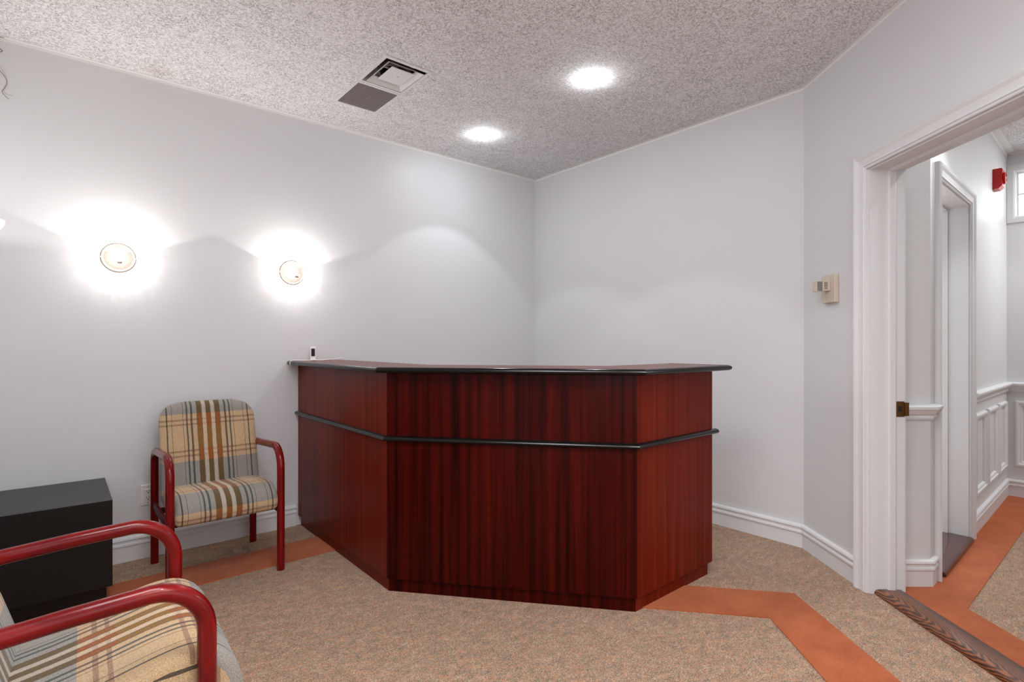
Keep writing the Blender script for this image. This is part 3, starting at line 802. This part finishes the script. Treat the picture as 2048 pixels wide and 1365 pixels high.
df = thing('air_diffuser', 'white square stepped air diffuser with open dark duct, next to the grille', 'air vent', ((VX0+VX1)/2, (VY0+VYm)/2, H))
l3 = (VYm-VY0)/2
obj('frame', boxes(ring(w2, l3-0.001, 0.016, -0.007, -0.0005)), M['vent'], df)
bm = bmesh.new(); box(bm, (-w2+0.012, -l3+0.012, 0.0), (w2-0.012, l3-0.012, 0.082))
bmesh.ops.delete(bm, geom=[f for f in bm.faces if f.calc_center_median().z < 0.001], context='FACES')
obj('pan', bm, M['vent'], df)
bm = bmesh.new()
for k in range(5): tube(bm, [(0.085*math.cos(a), 0.085*math.sin(a), 0.020+k*0.013) for a in [2*PI*j/28 for j in range(29)]], 0.008, 8, False)
obj('duct_collar', bm, M['duct'], df, True)
bm = bmesh.new(); lathe(bm, [(0.0, 0.079), (0.080, 0.079), (0.080, 0.081), (0.0, 0.081)], 28); obj('duct_opening', bm, M['dark'], df)
def tray(a0, b0, a1, b1, z0, z1, ox, oy):
    """sloped square ring (a frustum band): outer a0 x b0 at z0, inner a1 x b1 at z1"""
    bm = bmesh.new(); T = 0.003
    R4 = lambda a, b, z: [bm.verts.new((ox+sx*a, oy+sy*b, z)) for sx, sy in ((-1, -1), (1, -1), (1, 1), (-1, 1))]
    A, B, B2, A2 = R4(a0, b0, z0), R4(a1, b1, z1), R4(a1, b1, z1+T), R4(a0, b0, z0+T)
    for P_, Q_ in ((A, B), (B, B2), (B2, A2), (A2, A)):
        for k in range(4): bm.faces.new((P_[k], P_[(k+1) % 4], Q_[(k+1) % 4], Q_[k]))
    return bm
obj('cone', tray(0.110, 0.136, 0.080, 0.100, -0.004, 0.022, 0.012, 0.014), M['vent'], df)
bm = boxes([((-0.052, -0.074, 0.002), (0.088, 0.096, 0.008))], None, 0.002); lathe(bm, [(0.0, -0.004), (0.012, -0.003), (0.016, 0.002), (0.016, 0.006), (0.0, 0.006)], 20, lambda x, y, z: (x+0.018, y+0.011, z))
obj('core_plate', bm, M['vent'], df)
obj('bracket', boxes([((-0.11, -0.003, 0.028), (0.11, 0.003, 0.034)), ((-0.003, -0.13, 0.034), (0.003, 0.13, 0.040)), ((-0.006, -0.006, 0.008), (0.006, 0.006, 0.079))]), M['vent'], df)

# ------------------------------------------------------------------ small wall fittings
ot = thing('wall_outlet', 'white wall outlet on the sconce wall between cabinet and chair', 'outlet', (-2.998, 0, 0.355))
obj('cover_plate', boxes([((-0.036, -0.006, -0.058), (0.036, -0.0005, 0.058))], None, 0.0025), M['plastic'], ot)
obj('socket_insert', boxes([((-0.0165, -0.0085, -0.033), (0.0165, -0.005, 0.033))], None, 0.001), M['plastic'], ot)
sl = []
for dz in (0.018, -0.018):
    sl += [((-0.0075, -0.0092, dz+0.001), (-0.0050, -0.0080, dz+0.009)), ((0.0050, -0.0092, dz+0.001), (0.0075, -0.0080, dz+0.009)), ((-0.003, -0.0092, dz-0.009), (0.003, -0.0080, dz-0.004))]
obj('slots', boxes(sl), M['dark'], ot)
for dz in (0.0455, -0.0455): obj('screw', boxes([((-0.003, -0.0072, dz-0.0025), (0.003, -0.0055, dz+0.0025))], None, 0.0006), M['grey'], ot)

ws = thing('wall_sensor', 'cream vented wall control box with a grey end, on the angled wall beside the doorway', 'control box', dw(0.285, 0, 1.513))
wmat = Matrix(((-CA.x, -CX.x, 0), (-CA.y, -CX.y, 0), (0, 0, 1)))      # local x along the wall to the viewer, y out of the wall
ws.rotation_euler = wmat.to_euler() if wmat.determinant() > 0 else (0, 0, math.atan2(-CA.y, -CA.x))
sy = 1.0 if wmat.determinant() > 0 else -1.0
def wb(name, lst, mat, par=ws, bev=0.001): return obj(name, boxes([((a[0], min(a[1]*sy, b[1]*sy), a[2]), (b[0], max(a[1]*sy, b[1]*sy), b[2])) for a, b in lst], None, bev), mat, par)
wb('wall_plate', [((-0.058, 0.0005, -0.076), (0.058, 0.024, 0.076))], M['cream'], bev=0.003)
vb_ = wb('vented_body', [((-0.03, 0.0245, -0.012), (0.020, 0.064, 0.042))], M['cream'])
for k in range(5):
    wb('vent_slot', [((0.0195, 0.038, -0.003+k*0.0085), (0.0206, 0.057, 0.0005+k*0.0085))], M['dark'], vb_, 0.0)
wb('end_cap', [((-0.026, 0.0645, -0.016), (0.017, 0.094, 0.040))], M['cream'])
wb('grey_label', [((0.0165, 0.066, -0.013), (0.0180, 0.092, 0.037))], M['grey'], bev=0.0)

al = thing('fire_alarm_horn', 'red fire alarm horn high on the hall wall', 'fire alarm', hw(1.86, 0, 2.40), math.atan2(hd.y, hd.x))
bm = bmesh.new(); prism(bm, [(0, -0.072), (0.030, -0.072), (0.052, -0.052), (0.052, 0.066), (0.046, 0.072), (0, 0.072)], -0.052, 0.052, lambda a, b, c: (c, -0.0005-a, b))
obj('back_box', bm, M['alarm'], al)
bm = bmesh.new(); lathe(bm, [(0.0, 0.051), (0.040, 0.051), (0.043, 0.058), (0.040, 0.066), (0.028, 0.068), (0.026, 0.062), (0.014, 0.062), (0.012, 0.068), (0.0, 0.068)], 28, lambda a, b, h: (a, -h, b+0.006))
obj('horn', bm, M['alarm'], al, True)

wr = thing('loose_wires', 'thin brown and grey wires hanging from the ceiling edge at top left', 'wire', (-3.612, -0.004, H))
bm = bmesh.new(); tube(bm, spline([(0.02, -0.004, -0.002), (-0.03, -0.012, -0.012), (-0.015, -0.010, -0.05), (0.012, -0.012, -0.075), (-0.035, -0.006, -0.095), (-0.06, -0.006, -0.085)], 8), 0.0018, 8); obj('brown_loop', bm, M['wire'], wr, True)
bm = bmesh.new(); tube(bm, spline([(-0.05, -0.004, -0.06), (-0.022, -0.008, -0.14), (0.018, -0.006, -0.19), (0.030, -0.006, -0.225), (0.020, -0.008, -0.255), (0.012, -0.006, -0.275), (0.035, -0.008, -0.305)], 8), 0.0011, 8); obj('frayed_lead', bm, M['wire'], wr, True)
bm = bmesh.new(); tube(bm, spline([(-0.045, -0.004, -0.09), (-0.005, -0.006, -0.14), (0.028, -0.006, -0.20), (0.018, -0.006, -0.27), (0.05, -0.01, -0.285)], 8), 0.0008, 6); obj('pale_lead', bm, M['wire2'], wr, True)
